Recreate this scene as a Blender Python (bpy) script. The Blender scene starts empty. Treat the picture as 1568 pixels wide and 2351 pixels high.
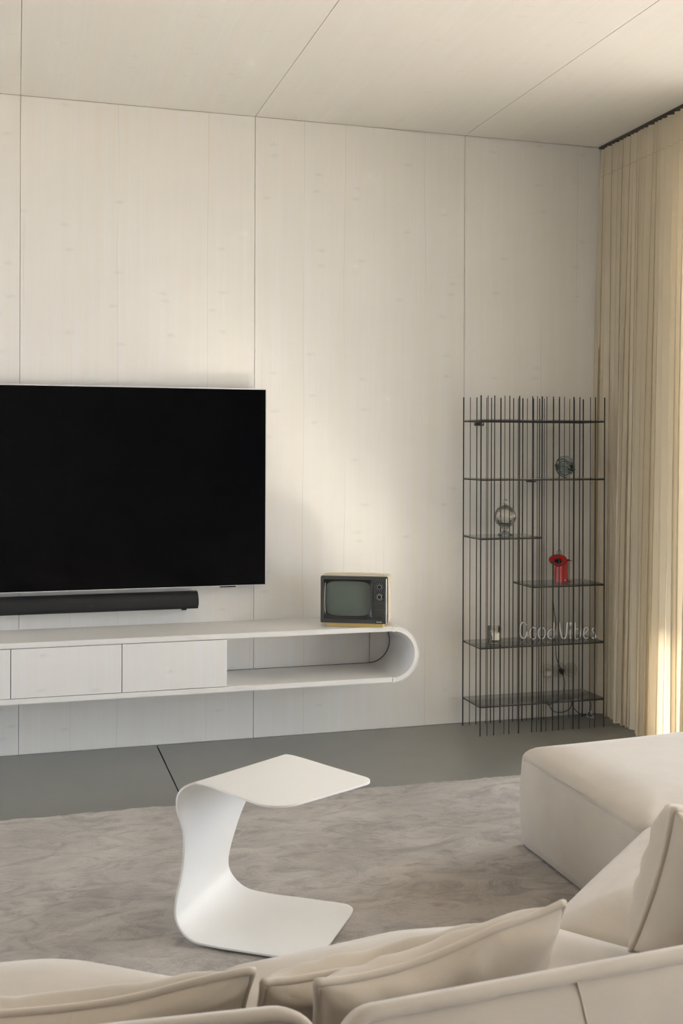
import bpy, bmesh, math, random
from mathutils import Vector, Matrix
R = math.radians
random.seed(7)
SC = bpy.context.scene
COL = SC.collection

# ------------------------------------------------------------------ camera
F_PX, YAW, V0, ROLL, CAM_Z = 2525.6, 0.2874, 1031.9, 0.0033, 1.54
D, H = 5.755, 3.313            # distance to the panelled wall, room height
fw = Vector((math.sin(YAW), math.cos(YAW), 0)); rt = Vector((math.cos(YAW), -math.sin(YAW), 0)); up = Vector((0, 0, 1))
r2 = rt * math.cos(ROLL) + up * math.sin(ROLL); u2 = up * math.cos(ROLL) - rt * math.sin(ROLL)
cd = bpy.data.cameras.new('camera'); cam = bpy.data.objects.new('camera', cd); COL.objects.link(cam)
cam.matrix_world = Matrix(((r2.x, u2.x, -fw.x, 0), (r2.y, u2.y, -fw.y, 0), (r2.z, u2.z, -fw.z, CAM_Z), (0, 0, 0, 1)))
cd.sensor_fit = 'HORIZONTAL'; cd.sensor_width = 36; cd.lens = F_PX / 1568 * 36
cd.shift_y = (V0 - 1175.5) / 1568
cd.clip_start = 0.05; cd.clip_end = 200
cd.dof.use_dof = True; cd.dof.focus_distance = 5.4; cd.dof.aperture_fstop = 14
SC.camera = cam

# ------------------------------------------------------------------ world, sun, exposure
SUN_TO = Vector((0.60, -0.54, 0.60)).normalized()      # towards the sun: outside the right-hand windows
w = bpy.data.worlds.new('world'); SC.world = w; w.use_nodes = True
wn = w.node_tree.nodes; wl = w.node_tree.links
wn['Background'].inputs[0].default_value = (.79, .87, 1.0, 1)      # even, hazy sky
wn['Background'].inputs[1].default_value = 9.0
sl = bpy.data.lights.new('sun', 'SUN'); sl.energy = 200; sl.color = (1.0, 0.90, 0.79); sl.angle = R(1.5)
so = bpy.data.objects.new('sun', sl); COL.objects.link(so); so.rotation_euler = SUN_TO.to_track_quat('Z', 'Y').to_euler()
WX = 3.45                      # inner face of the window wall
WIN_Z1 = 3.0
WINS = [(-1.0, 2.95), (3.1, 4.92)]                      # two glazed openings with a post between
def portal(name, size, size_y, loc, rot):
    l = bpy.data.lights.new(name, 'AREA'); l.shape = 'RECTANGLE'; l.size = size; l.size_y = size_y; l.cycles.is_portal = True
    o = bpy.data.objects.new(name, l); COL.objects.link(o); o.location = loc; o.rotation_euler = rot
for (ya, yb) in WINS: portal('window_portal', WIN_Z1, yb - ya, (WX + .22, (ya + yb) / 2, WIN_Z1 / 2), (0, R(90), 0))
LW_Y0, LW_Y1, LW_Z1 = 3.0, 5.2, 2.8                    # unseen window added in the left wall to brighten the shelf corner
portal('fill_window_portal', LW_Z1, LW_Y1 - LW_Y0, (-4.18, (LW_Y0 + LW_Y1) / 2, LW_Z1 / 2), (0, R(-90), 0))
SC.view_settings.view_transform = 'Standard'; SC.view_settings.look = 'None'
SC.view_settings.gamma = 1; SC.view_settings.use_curve_mapping = False
SC.view_settings.exposure = -0.12
SC.cycles.use_denoising = True; SC.cycles.adaptive_threshold = 0.2; SC.cycles.adaptive_min_samples = 32
SC.cycles.max_bounces = 7; SC.cycles.diffuse_bounces = 4; SC.cycles.glossy_bounces = 3; SC.cycles.transmission_bounces = 8; SC.cycles.transparent_max_bounces = 16
SC.cycles.blur_glossy = 0.1; SC.cycles.sample_clamp_indirect = 0

# ------------------------------------------------------------------ helpers: objects
def tag(o, label=None, cat=None, group=None, kind=None):
    if label: o['label'] = label
    if cat: o['category'] = cat
    if group: o['group'] = group
    if kind: o['kind'] = kind
    return o

def thing(name, label, cat, loc=(0, 0, 0), rz=0, group=None):
    o = bpy.data.objects.new(name, None); COL.objects.link(o)
    o.location = loc; o.rotation_euler = (0, 0, rz); o.empty_display_size = 0.05
    return tag(o, label, cat, group)

def obj(name, vf, mat, parent=None, smooth=False, loc=(0, 0, 0)):
    """vf = (verts, faces) or a bmesh; ONE mesh object"""
    me = bpy.data.meshes.new(name)
    if isinstance(vf, tuple): me.from_pydata(vf[0], [], vf[1])
    else: vf.to_mesh(me); vf.free()
    bm = bmesh.new(); bm.from_mesh(me); bmesh.ops.recalc_face_normals(bm, faces=bm.faces); bm.to_mesh(me); bm.free()
    if smooth == 'auto':
        me.shade_smooth(); me.set_sharp_from_angle(angle=R(35))
    elif smooth: me.shade_smooth()
    o = bpy.data.objects.new(name, me); COL.objects.link(o); o.location = loc
    if mat: me.materials.append(mat)
    if parent: o.parent = parent
    return o

def shared(name, me, parent=None, loc=(0, 0, 0)):
    o = bpy.data.objects.new(name, me); COL.objects.link(o); o.location = loc
    if parent: o.parent = parent
    return o

# ------------------------------------------------------------------ helpers: shapes
def box(x0, x1, y0, y1, z0, z1, bev=0.0, seg=2):
    bm = bmesh.new(); bmesh.ops.create_cube(bm, size=1)
    for v in bm.verts:
        v.co = Vector((x0 + (v.co.x + .5) * (x1 - x0), y0 + (v.co.y + .5) * (y1 - y0), z0 + (v.co.z + .5) * (z1 - z0)))
    if bev: bmesh.ops.bevel(bm, geom=bm.edges[:], offset=bev, segments=seg, profile=.5, affect='EDGES')
    return bm

def join(*bms):
    out = bmesh.new()
    for b in bms:
        if isinstance(b, tuple):
            vs = [out.verts.new(v) for v in b[0]]
            for f in b[1]: out.faces.new([vs[i] for i in f])
        else:
            m = bpy.data.meshes.new('t'); b.to_mesh(m); b.free(); out.from_mesh(m); bpy.data.meshes.remove(m)
    return out

def catmull(pts, n=8, closed=False):
    P = [Vector(p) for p in pts]; out = []
    m = len(P); rng = range(m if closed else m - 1)
    for i in rng:
        if closed: a, b, c, d = P[i - 1], P[i], P[(i + 1) % m], P[(i + 2) % m]
        else: a, b, c, d = P[max(i - 1, 0)], P[i], P[i + 1], P[min(i + 2, m - 1)]
        for k in range(n):
            t = k / n
            out.append(.5 * ((2 * b) + (c - a) * t + (2 * a - 5 * b + 4 * c - d) * t * t + (3 * b - a - 3 * c + d) * t ** 3))
    if not closed: out.append(P[-1])
    return out

def tube(pts, r, n=8, closed=False, caps=True, flat=None):
    """sweep a circle (flat=(normal, ratio): squeezed along that normal) along pts"""
    P = [Vector(p) for p in pts]; m = len(P); V = []; Fc = []
    rr = r if callable(r) else (lambda i: r)
    prev = None
    for i in range(m):
        if closed: t = P[(i + 1) % m] - P[i - 1]
        else: t = P[min(i + 1, m - 1)] - P[max(i - 1, 0)]
        t.normalize()
        if flat: a = Vector(flat[0]); a = (a - t * a.dot(t)).normalized()
        elif prev is None:
            a = t.orthogonal().normalized()
        else:
            a = (prev - t * prev.dot(t)).normalized()
        prev = a; b = t.cross(a)
        for k in range(n):
            an = 2 * math.pi * k / n
            V.append(P[i] + (a * math.cos(an) * (flat[1] if flat else 1) + b * math.sin(an)) * rr(i))
    for i in range(m if closed else m - 1):
        j = (i + 1) % m
        for k in range(n):
            Fc.append((i * n + k, i * n + (k + 1) % n, j * n + (k + 1) % n, j * n + k))
    if caps and not closed:
        Fc.append(tuple(range(n))); Fc.append(tuple(range((m - 1) * n, m * n)))
    return V, Fc

def lathe(prof, n=32, flute=None):
    V = []; Fc = []; m = len(prof)
    for i, (r, z) in enumerate(prof):
        for k in range(n):
            a = 2 * math.pi * k / n
            q = r * (flute(i, a) if flute else 1)
            V.append((q * math.cos(a), q * math.sin(a), z))
    for i in range(m - 1):
        for k in range(n):
            Fc.append((i * n + k, i * n + (k + 1) % n, (i + 1) * n + (k + 1) % n, (i + 1) * n + k))
    if prof[0][0] > 1e-5: Fc.append(tuple(range(n)))
    if prof[-1][0] > 1e-5: Fc.append(tuple(range((m - 1) * n, m * n)))
    return V, Fc

def xform(vf, M):
    return [M @ Vector(v) for v in vf[0]], vf[1]

def prism(poly, y0, y1, axis='y'):
    """extrude a 2-D polygon (x,z) along y, or (x,y) along z"""
    n = len(poly)
    mk = (lambda p, t: (p[0], t, p[1])) if axis == 'y' else (lambda p, t: (p[0], p[1], t))
    V = [mk(p, y0) for p in poly] + [mk(p, y1) for p in poly]
    Fc = [tuple(range(n)), tuple(range(2 * n - 1, n - 1, -1))] + [(i, (i + 1) % n, n + (i + 1) % n, n + i) for i in range(n)]
    return V, Fc

def ring_prism(outer, inner, y0, y1):
    """extruded ring between two (x,z) outlines of the same count"""
    n = len(outer)
    V = [(p[0], y0, p[1]) for p in outer] + [(p[0], y0, p[1]) for p in inner] + [(p[0], y1, p[1]) for p in outer] + [(p[0], y1, p[1]) for p in inner]
    Fc = []
    for i in range(n):
        j = (i + 1) % n
        Fc += [(i, j, n + j, n + i), (2 * n + i, 2 * n + j, 3 * n + j, 3 * n + i), (i, j, 2 * n + j, 2 * n + i), (n + i, n + j, 3 * n + j, 3 * n + i)]
    return V, Fc

def rrect(x0, x1, z0, z1, r, n=6):
    out = []
    rs = r if isinstance(r, (tuple, list)) else (r,) * 4          # lower-left, lower-right, upper-right, upper-left
    for (cx, cz, a0, q) in ((x0 + rs[0], z0 + rs[0], 180, rs[0]), (x1 - rs[1], z0 + rs[1], 270, rs[1]), (x1 - rs[2], z1 - rs[2], 0, rs[2]), (x0 + rs[3], z1 - rs[3], 90, rs[3])):
        for k in range(n + 1):
            a = R(a0 + 90 * k / n); out.append((cx + q * math.cos(a), cz + q * math.sin(a)))
    return out

def round_poly(poly, radii, n=8, sub=6):
    """rounded plan outline (CCW), edges subdivided; returns points"""
    P = [Vector((p[0], p[1])) for p in poly]; m = len(P); arcs = []
    for i in range(m):
        a, b, c = P[i - 1], P[i], P[(i + 1) % m]; r = radii[i] if isinstance(radii, (list, tuple)) else radii
        u = (a - b).normalized(); v = (c - b).normalized()
        ang = math.acos(max(-1, min(1, u.dot(v)))); t = r / math.tan(ang / 2)
        ce = b + (u + v).normalized() * (r / math.sin(ang / 2)); p0 = b + u * t; p1 = b + v * t
        a0 = math.atan2(p0.y - ce.y, p0.x - ce.x); a1 = math.atan2(p1.y - ce.y, p1.x - ce.x)
        while a1 - a0 > math.pi: a1 -= 2 * math.pi
        while a1 - a0 < -math.pi: a1 += 2 * math.pi
        arcs.append([Vector((ce.x + r * math.cos(a0 + (a1 - a0) * k / n), ce.y + r * math.sin(a0 + (a1 - a0) * k / n))) for k in range(n + 1)])
    out = []
    for i in range(m):
        out += arcs[i]; e0 = arcs[i][-1]; e1 = arcs[(i + 1) % m][0]
        for k in range(1, sub): out.append(e0.lerp(e1, k / sub))
    return out

def hsh(*a):
    x = math.sin(sum(v * c for v, c in zip(a, (12.9898, 78.233, 37.719, 4.581)))) * 43758.5453
    return x - math.floor(x)

def vnoise(x, y=0.0, s=0.0):
    xi, yi = math.floor(x), math.floor(y); fx, fy = x - xi, y - yi
    fx = fx * fx * (3 - 2 * fx); fy = fy * fy * (3 - 2 * fy)
    a = hsh(xi, yi, s); b = hsh(xi + 1, yi, s); c = hsh(xi, yi + 1, s); d = hsh(xi + 1, yi + 1, s)
    return (a + (b - a) * fx) * (1 - fy) + (c + (d - c) * fx) * fy

# ------------------------------------------------------------------ helpers: materials
class NT:
    def __init__(s, name):
        s.m = bpy.data.materials.new(name); s.m.use_nodes = True; s.t = s.m.node_tree; s.n = s.t.nodes; s.n.clear()
        s.out = s.n.new('ShaderNodeOutputMaterial')
    def add(s, typ, ins=None, **kw):
        nd = s.n.new('ShaderNode' + typ)
        for k, v in kw.items(): setattr(nd, k, v)
        for k, v in (ins or {}).items():
            if hasattr(v, 'is_output'): s.t.links.new(v, nd.inputs[k])
            else: nd.inputs[k].default_value = v
        return nd
    def math(s, op, a, b=0.0, c=0.0):
        return s.add('Math', {0: a, 1: b, 2: c}, operation=op).outputs[0]
    def ramp(s, fac, stops):
        nd = s.add('ValToRGB', {0: fac}); e = nd.color_ramp.elements
        while len(e) < len(stops): e.new(.5)
        for el, (p, c) in zip(e, stops):
            el.position = p; el.color = c if len(c) == 4 else (*c, 1)
        return nd.outputs[0]
    def mix(s, fac, a, b, mode='MIX'):
        nd = s.add('Mix', {0: fac}, data_type='RGBA', blend_type=mode)
        for i, v in ((6, a), (7, b)):
            if hasattr(v, 'is_output'): s.t.links.new(v, nd.inputs[i])
            else: nd.inputs[i].default_value = v if len(v) == 4 else (*v, 1)
        return nd.outputs[2]
    def coords(s, scale=(1, 1, 1), rot=(0, 0, 0), src='Object', rnd=0.0):
        tc = s.add('TexCoord'); v = tc.outputs[src]
        if rnd:
            oi = s.add('ObjectInfo'); o = s.math('MULTIPLY', oi.outputs['Random'], rnd)
            v = s.add('VectorMath', {0: v, 1: s.add('CombineXYZ', {0: o, 1: o, 2: o}).outputs[0]}, operation='ADD').outputs[0]
        return s.add('Mapping', {'Vector': v, 'Rotation': rot, 'Scale': scale}).outputs[0]
    def noise(s, vec, scale=1, detail=3, rough=.5, dist=0):
        return s.add('TexNoise', {'Vector': vec, 'Scale': scale, 'Detail': detail, 'Roughness': rough, 'Distortion': dist}).outputs[0]
    def bump(s, h, strength=.3, dist=.01):
        return s.add('Bump', {'Height': h, 'Strength': strength, 'Distance': dist}).outputs[0]
    def pbr(s, color, rough=.5, **kw):
        nd = s.add('BsdfPrincipled', {'Roughness': rough})
        if hasattr(color, 'is_output'): s.t.links.new(color, nd.inputs['Base Color'])
        else: nd.inputs['Base Color'].default_value = (*color, 1) if len(color) == 3 else color
        for k, v in kw.items():
            k = k.replace('_', ' ')
            if hasattr(v, 'is_output'): s.t.links.new(v, nd.inputs[k])
            else: nd.inputs[k].default_value = v
        s.t.links.new(nd.outputs[0], s.out.inputs[0]); return s.m
    def surf(s, sh):
        s.t.links.new(sh, s.out.inputs[0]); return s.m

def plain(name, c, rough=.5, **kw): return NT(name).pbr(c, rough, **kw)

def wood(name, across, along, base, rnd=13.0, cracks=True, knots=1.0):
    """white-washed spruce; across/along: local axis letters of the face"""
    t = NT(name); ax = {'x': 0, 'y': 1, 'z': 2}
    raw = t.coords(rnd=rnd); sp = t.add('SeparateXYZ', {0: raw}).outputs
    u, v = sp[ax[across]], sp[ax[along]]
    third = sp[3 - ax[across] - ax[along]]
    def vec(su, sv, sw=0.0): return t.add('CombineXYZ', {0: t.math('MULTIPLY', u, su), 1: t.math('MULTIPLY', v, sv), 2: t.math('MULTIPLY', third, sw)}).outputs[0]
    fine = t.noise(vec(150, 3.0, 40), 1, 2, .6)
    mid = t.noise(vec(24, .55, 8), 1, 2, .55)
    wide = t.noise(vec(5, .35, 3), 1, 1)
    c = t.mix(t.math('MULTIPLY', fine, .9), base, tuple(k * .90 for k in base))
    c = t.mix(t.ramp(mid, [(.38, (0, 0, 0)), (.68, (1, 1, 1))]), c, (base[0] * .95, base[1] * .93, base[2] * .90), 'MIX')
    c = t.mix(t.math('MULTIPLY', wide, .35), c, (base[0] * .92, base[1] * .92, base[2] * .93))
    # bluish-grey knots, wider across the grain
    vo = t.add('TexVoronoi', {'Vector': vec(3.9, 10.0), 'Scale': 1.0, 'Randomness': 1.0}, voronoi_dimensions='2D')
    wob = t.noise(vec(60, 60), 1, 1)
    kd = t.math('ADD', vo.outputs['Distance'], t.math('MULTIPLY', t.math('SUBTRACT', wob, .5), .14))
    keep = t.math('GREATER_THAN', t.add('SeparateColor', {0: vo.outputs['Color']}).outputs[0], .72)
    km = t.math('MULTIPLY', t.ramp(kd, [(.0, (1, 1, 1)), (.13, (0, 0, 0))]), keep)
    c = t.mix(t.math('MULTIPLY', km, .24 * knots), c, (.47, .49, .47))
    if cracks:
        wv = t.noise(vec(2.0, 1.1), 1, 2)
        tt = t.math('ADD', t.math('MULTIPLY', u, 4.3), t.math('MULTIPLY', wv, .16))
        fr = t.math('ABSOLUTE', t.math('SUBTRACT', t.math('FRACT', tt), .5))
        ln = t.math('LESS_THAN', fr, .0045)
        ms = t.ramp(t.noise(vec(4.3, .5), 1, 1), [(.50, (0, 0, 0)), (.56, (1, 1, 1))])
        cr = t.math('MULTIPLY', ln, ms)
        c = t.mix(t.math('MULTIPLY', cr, .38), c, (.42, .39, .35))
    return t.pbr(c, .55, **{'Specular IOR Level': .25})

WB = (.83, .81, .775)
M_WALL = wood('whitewashed_wall_panel', 'x', 'z', WB)
M_CEIL = wood('whitewashed_ceiling_panel', 'x', 'y', (.83, .805, .76), cracks=False, knots=.7)
M_CONS_V = wood('whitewashed_door_front', 'x', 'z', (.82, .80, .775), rnd=5, cracks=False, knots=1.1)
M_CONS_H = wood('whitewashed_board', 'y', 'x', (.82, .80, .775), rnd=5, cracks=False, knots=.4)
M_PLASTER = plain('white_plaster', (.82, .79, .75), .8)
M_JOINT = plain('pale_joint_backing', (.70, .66, .59), .9)

def concrete(name, base):
    t = NT(name); v = t.coords(src='Object')
    a = t.noise(v, 1.7, 5, .6, .6); b = t.noise(v, 9, 5, .65); g = t.noise(v, 120, 2)
    c = t.mix(t.ramp(a, [(.3, (0, 0, 0)), (.7, (1, 1, 1))]), base, tuple(k * 1.10 for k in base))
    c = t.mix(t.math('MULTIPLY', b, .4), c, (base[0] * .92, base[1] * .92, base[2] * .90))
    r = t.math('ADD', .17, t.math('MULTIPLY', b, .08))
    return t.pbr(c, r, Normal=t.bump(g, .05, .001), **{'Specular IOR Level': .7})
M_FLOOR = concrete('polished_concrete', (.205, .205, .185))

def fabric(name, base, var=.10, bump=.25):
    t = NT(name); v = t.coords(); n1 = t.noise(v, 6, 4, .6, .4); n2 = t.noise(v, 420, 2)
    c = t.mix(t.ramp(n1, [(.3, (0, 0, 0)), (.7, (1, 1, 1))]), base, tuple(k * (1 - var) for k in base))
    c = t.mix(t.math('MULTIPLY', n2, .25), c, tuple(k * .86 for k in base))
    hh = t.math('ADD', t.math('MULTIPLY', n2, .25), t.math('MULTIPLY', n1, 1.0))
    return t.pbr(c, .92, Normal=t.bump(hh, bump, .004), **{'Sheen Weight': .25, 'Sheen Roughness': .5, 'Specular IOR Level': .15})
M_SOFA = fabric('cream_velour', (.57, .505, .43))
M_CUSH = fabric('cream_velour_cushion', (.56, .49, .405))

def rug_mat():
    t = NT('shaggy_grey_rug'); v = t.coords()
    mp = t.coords(scale=(1.0, 1.7, 1))
    a = t.noise(mp, 1.9, 5, .66, .8); b = t.noise(mp, 5.5, 5, .68, 1.2); g = t.noise(v, 260, 3, .7); st = t.noise(mp, 42, 4, .6, .6)
    c = t.mix(t.ramp(a, [(.34, (0, 0, 0)), (.64, (1, 1, 1))]), (.37, .325, .28), (.62, .555, .49))
    c = t.mix(t.ramp(b, [(.36, (.8, .8, .8)), (.52, (0, 0, 0))]), c, (.235, .203, .17))
    c = t.mix(t.math('MULTIPLY', g, .5), c, (.60, .55, .50))
    h = t.math('ADD', t.math('MULTIPLY', g, .6), t.math('ADD', t.math('MULTIPLY', b, 2.2), st))
    return t.pbr(c, 1.0, Normal=t.bump(h, .85, .012), **{'Sheen Weight': .3, 'Specular IOR Level': .05})
M_RUG = rug_mat()

def curtain_mat():
    t = NT('cream_curtain_cloth'); v = t.coords(); wv = t.noise(t.coords(scale=(1, 1, .35)), 500, 2)
    c = t.mix(t.math('MULTIPLY', wv, .35), (.73, .655, .52), (.66, .585, .455))
    nrm = t.bump(wv, .15, .001)
    d = t.add('BsdfDiffuse', {'Color': c, 'Normal': nrm}); tr = t.add('BsdfTranslucent', {'Color': t.mix(0.0, (.80, .70, .53), c), 'Normal': nrm})
    return t.surf(t.add('MixShader', {0: .34, 1: d.outputs[0], 2: tr.outputs[0]}).outputs[0])
M_CURT = curtain_mat()

def thin_glass(name, tint, refl=.06, rough=0.0):
    t = NT(name)
    lw = t.add('LayerWeight', {'Blend': .25})
    f = t.math('ADD', refl, t.math('MULTIPLY', lw.outputs['Fresnel'], .8))
    tr = t.add('BsdfTransparent', {'Color': (*tint, 1)}); gl = t.add('BsdfGlossy', {'Color': (1, 1, 1, 1), 'Roughness': rough})
    return t.surf(t.add('MixShader', {0: f, 1: tr.outputs[0], 2: gl.outputs[0]}).outputs[0])
M_PANE = thin_glass('window_glass', (.96, .97, .96), .03)
M_SHELF = thin_glass('smoked_shelf_glass', (.80, .81, .80), .02)
M_ACRYL = thin_glass('clear_acrylic', (.97, .97, .97), .0)
def glass(name, c, rough=0.0): 
    return NT(name).pbr(c, rough, **{'Transmission Weight': 1.0, 'IOR': 1.5})
M_CRYSTAL = thin_glass('cut_crystal', (.93, .93, .91), .10)
M_KNOT = glass('grey_green_glass', (.70, .78, .77))
M_JAR = thin_glass('candle_glass', (.96, .96, .95), .05)

M_BLACK = plain('black_steel', (.012, .012, .013), .4)
M_BLACKP = plain('black_plastic', (.010, .010, .011), .45)
M_WHITE = plain('white_lacquer_steel', (.80, .78, .75), .42, **{'Specular IOR Level': .4})
M_SCREEN = plain('black_display_glass', (.0015, .0015, .002), .12, **{'Specular IOR Level': .12})
M_SILVER = plain('brushed_silver', (.62, .62, .63), .35, Metallic=1.0)
M_REDP = plain('glossy_red_plastic', (.50, .012, .010), .18)
M_WAX = plain('cream_wax', (.78, .73, .58), .5, **{'Subsurface Weight': .2})
M_PAPER = plain('off_white_label', (.80, .78, .70), .7)
M_TAN = plain('tan_print', (.60, .48, .30), .5)
M_TUBE = plain('milky_white_tube', (.82, .83, .86), .4)
M_CORDW = plain('white_cord', (.78, .76, .72), .5)
M_DARKFR = plain('dark_aluminium', (.05, .05, .052), .45)
M_STONE = plain('terrace_stone', (.21, .208, .205), .95, **{'Specular IOR Level': .1})
M_GRAVEL = plain('gravel', (.145, .13, .12), .9, **{'Specular IOR Level': .1})

# ================================================================== the setting
JOINTS = [-3.587, -2.386, -1.186, 0.0149, 1.2158, 2.4214]
XL, YB = -4.0, -3.0
# floor: two poured slabs with a dark saw-cut joint
fl = tag(obj('floor', box(XL - .2, WX + .25, YB - .2, D + .2, -.30, -.02), plain('joint_filler', (.03, .03, .028), .8)), kind='structure')
for a, b in ((XL, .705 - .003), (.705 + .003, WX + .20)):
    o = obj('concrete_slab', box(a - (a + b) / 2, b - (a + b) / 2, YB - 1.4, D - 1.4, -.022, 0, .0015, 1), M_FLOOR, fl, loc=((a + b) / 2, 1.4, 0))
# panelled wall facing the camera
wb = tag(obj('wall_back', box(XL - .2, WX + .25, D + .0045, D + .25, -.3, H + .3), M_JOINT), kind='structure')
edges = [XL] + JOINTS + [WX + .2]
for a, b in zip(edges[:-1], edges[1:]):
    c = (a + b) / 2
    obj('wall_panel', box(a - c + .0013, b - c - .0013, 0, .004, -H / 2 + .001, H / 2 - .001, .0012, 1), M_WALL, wb, loc=(c, D, H / 2))
# ceiling of the same panels, running away from the camera
ce = tag(obj('ceiling', box(XL - .2, WX + .25, YB - .2, D + .25, H + .0045, H + .28), M_JOINT), kind='structure')
for a, b in zip(edges[:-1], edges[1:]):
    c = (a + b) / 2; L = (D - YB) / 2
    obj('ceiling_panel', box(a - c + .0011, b - c - .0011, -L, L - .001, 0, .004, .0011, 1), M_CEIL, ce, loc=(c, (D + YB) / 2, H))
tag(obj('wall_left', join(box(XL - .2, XL, YB, LW_Y0, 0, H), box(XL - .2, XL, LW_Y1, D, 0, H), box(XL - .2, XL, LW_Y0, LW_Y1, LW_Z1, H)), M_PLASTER), kind='structure')
tag(obj('ground', box(-40, XL - .2, -20, 30, -.20, -.03), M_STONE), kind='structure')
tag(obj('wall_rear', box(XL, WX + .2, YB - .2, YB, 0, H), M_PLASTER), kind='structure')
tag(obj('wall_right', join(box(WX, WX + .25, WINS[1][1], D, 0, H), box(WX, WX + .25, WINS[0][1], WINS[1][0], 0, H), box(WX, WX + .25, YB, WINS[0][0], 0, H), *[box(WX, WX + .25, ya, yb, WIN_Z1, H) for ya, yb in WINS]), M_PLASTER), kind='structure')
def window(name, x, ya, yb, z1, npan):
    wi = tag(bpy.data.objects.new(name, None), kind='structure'); COL.objects.link(wi); wi.location = (x, ya, 0); pw = (yb - ya) / npan
    for k in range(npan):
        a, b = k * pw, (k + 1) * pw
        obj('window_frame', ring_prism([(a, 0), (b, 0), (b, z1), (a, z1)], [(a + .05, .05), (b - .05, .05), (b - .05, z1 - .05), (a + .05, z1 - .05)], -.03, .03), M_DARKFR, wi).rotation_euler = (0, 0, R(90))
        obj('window_pane', box(-.006, .006, a + .045, b - .045, .045, z1 - .045), M_PANE, wi)
window('window_1', WX + .14, *WINS[1], WIN_Z1, 1)
window('window_2', WX + .14, *WINS[0], WIN_Z1, 2)
window('fill_window', XL - .10, LW_Y0, LW_Y1, LW_Z1, 2)  # added left-hand window, there only for fill light
tag(obj('trim_1', box(WX + .25, WX + 2.51, YB - 2, D + 3, H - .05, H + .2), M_PLASTER), kind='structure')          # unseen roof overhang, depth set to limit the sun on the floor
tag(obj('trim_2', box(WX + 2.51, WX + 3.8, YB - 2, .2, H - .05, H + .2), M_PLASTER), kind='structure')               # unseen deeper roof added to shut the sun out of the nearer opening
tag(obj('trim_3', box(3.31, WX + .11, -1.0, WINS[1][1], 0, .006), plain('dark_glint_blocker', (.03, .03, .03), .8)), kind='structure')   # matte dark strip added along the glazing to stop sun glint
tag(obj('ground', box(WX + .25, WX + 4.5, -9, 14, -.20, -.03), M_STONE), kind='structure')
tag(obj('ground', box(WX + 4.5, 60, -50, 60, -.40, -.08), M_GRAVEL), kind='structure')

# ================================================================== television, soundbar
t = thing('television', 'large flat black television hung on the panelled wall', 'television', (.35, D, .825))
TW, TH, TY = 1.832, 1.034, .075
obj('back_cover', box(-TW / 2 + .02, TW / 2 - .02, -TY + .012, -.022, .015, TH - .015, .006), M_BLACKP, t)
obj('wall_mount', box(-.30, .30, -.024, -.0005, .3, .75, .003), M_BLACK, t)
fr = obj('frame', ring_prism([(-TW / 2, 0), (TW / 2, 0), (TW / 2, TH), (-TW / 2, TH)], [(-TW / 2 + .005, .003), (TW / 2 - .005, .003), (TW / 2 - .005, TH - .006), (-TW / 2 + .005, TH - .006)], -TY - .002, -TY + .018), plain('pale_silver_bezel', (.62, .61, .60), .4), t)
obj('screen', box(-TW / 2 + .005, TW / 2 - .005, -TY + .001, -TY + .014, .003, TH - .006), M_SCREEN, t)
obj('sensor_badge', box(.67, .755, -TY, -TY + .012, -.007, .0, .002), M_BLACKP, t)

t = thing('soundbar', 'long black soundbar on the wall under the large television', 'speaker', (.33, D, .715))
L2 = .575
prof = rrect(-.105, -.02, 0, .085, (.022, .006, .006, .036), 6)            # (depth, height)
V, Fc = prism([(p[0], p[1]) for p in prof], -L2, L2)
V = [(v[1], v[0], v[2]) for v in V]
bm = join((V, Fc)); bmesh.ops.bevel(bm, geom=[e for e in bm.edges if abs(e.verts[0].co.x - e.verts[1].co.x) < 1e-6 and abs(abs(e.verts[0].co.x) - L2) < 1e-6], offset=.008, segments=3, affect='EDGES')
obj('speaker_body', bm, plain('black_speaker_grille', (.006, .006, .007), .6), t, 'auto')
obj('wall_bracket', box(-.3, .3, -.022, -.0005, .02, .06), M_BLACK, t)
obj('foot', box(L2 - .085, L2 - .06, -.09, -.06, -.006, .002, .002), M_BLACKP, t)
def text_obj(name, s, size, mat, parent, loc, rot=(R(90), 0, 0), depth=.0004):
    cu = bpy.data.curves.new(name, 'FONT'); cu.body = s; cu.size = size; cu.align_x = 'CENTER'; cu.align_y = 'CENTER'; cu.extrude = depth
    tmp = bpy.data.objects.new('tmp', cu); COL.objects.link(tmp)
    me = bpy.data.meshes.new_from_object(tmp.evaluated_get(bpy.context.evaluated_depsgraph_get())); bpy.data.objects.remove(tmp)
    me.materials.clear(); me.materials.append(mat)
    o = bpy.data.objects.new(name, me); COL.objects.link(o); o.parent = parent; o.location = loc; o.rotation_euler = rot
    return o
text_obj('brand_lettering', 'SONOS', .011, plain('dim_grey_print', (.03, .03, .032), .5), t, (.03, -.1055, .036))

# ================================================================== wall-hung media console (rounded right end)
CY, CZ0, CZ1, TK = .40, .342, .630, .026
t = thing('media_console', 'long whitewashed wall-hung media console with a rounded open end', 'console', (.35, D, CZ0))
RAD = (CZ1 - CZ0) / 2; XR = 2.008 - .35; XA = XR - RAD
def arc(cx, r, a0, a1, n=24): return [(cx + r * math.cos(R(a0 + (a1 - a0) * k / n)), RAD + r * math.sin(R(a0 + (a1 - a0) * k / n))) for k in range(n + 1)]
def shell_prism(outer, inner, bev=.0025):
    bm = bmesh.new(); poly = outer + inner[::-1]
    V, Fc = prism(poly, -CY, -.001); n = len(poly); m = len(outer)
    Fc = [f for f in Fc if len(f) == 4]
    for i in range(m - 1):
        Fc.append((i, i + 1, n - 2 - i, n - 1 - i)); Fc.append((n + i, n + i + 1, n + n - 2 - i, n + n - 1 - i))
    bm = join((V, Fc)); bmesh.ops.remove_doubles(bm, verts=bm.verts, dist=1e-6)
    return bm
HT = CZ1 - CZ0
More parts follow.
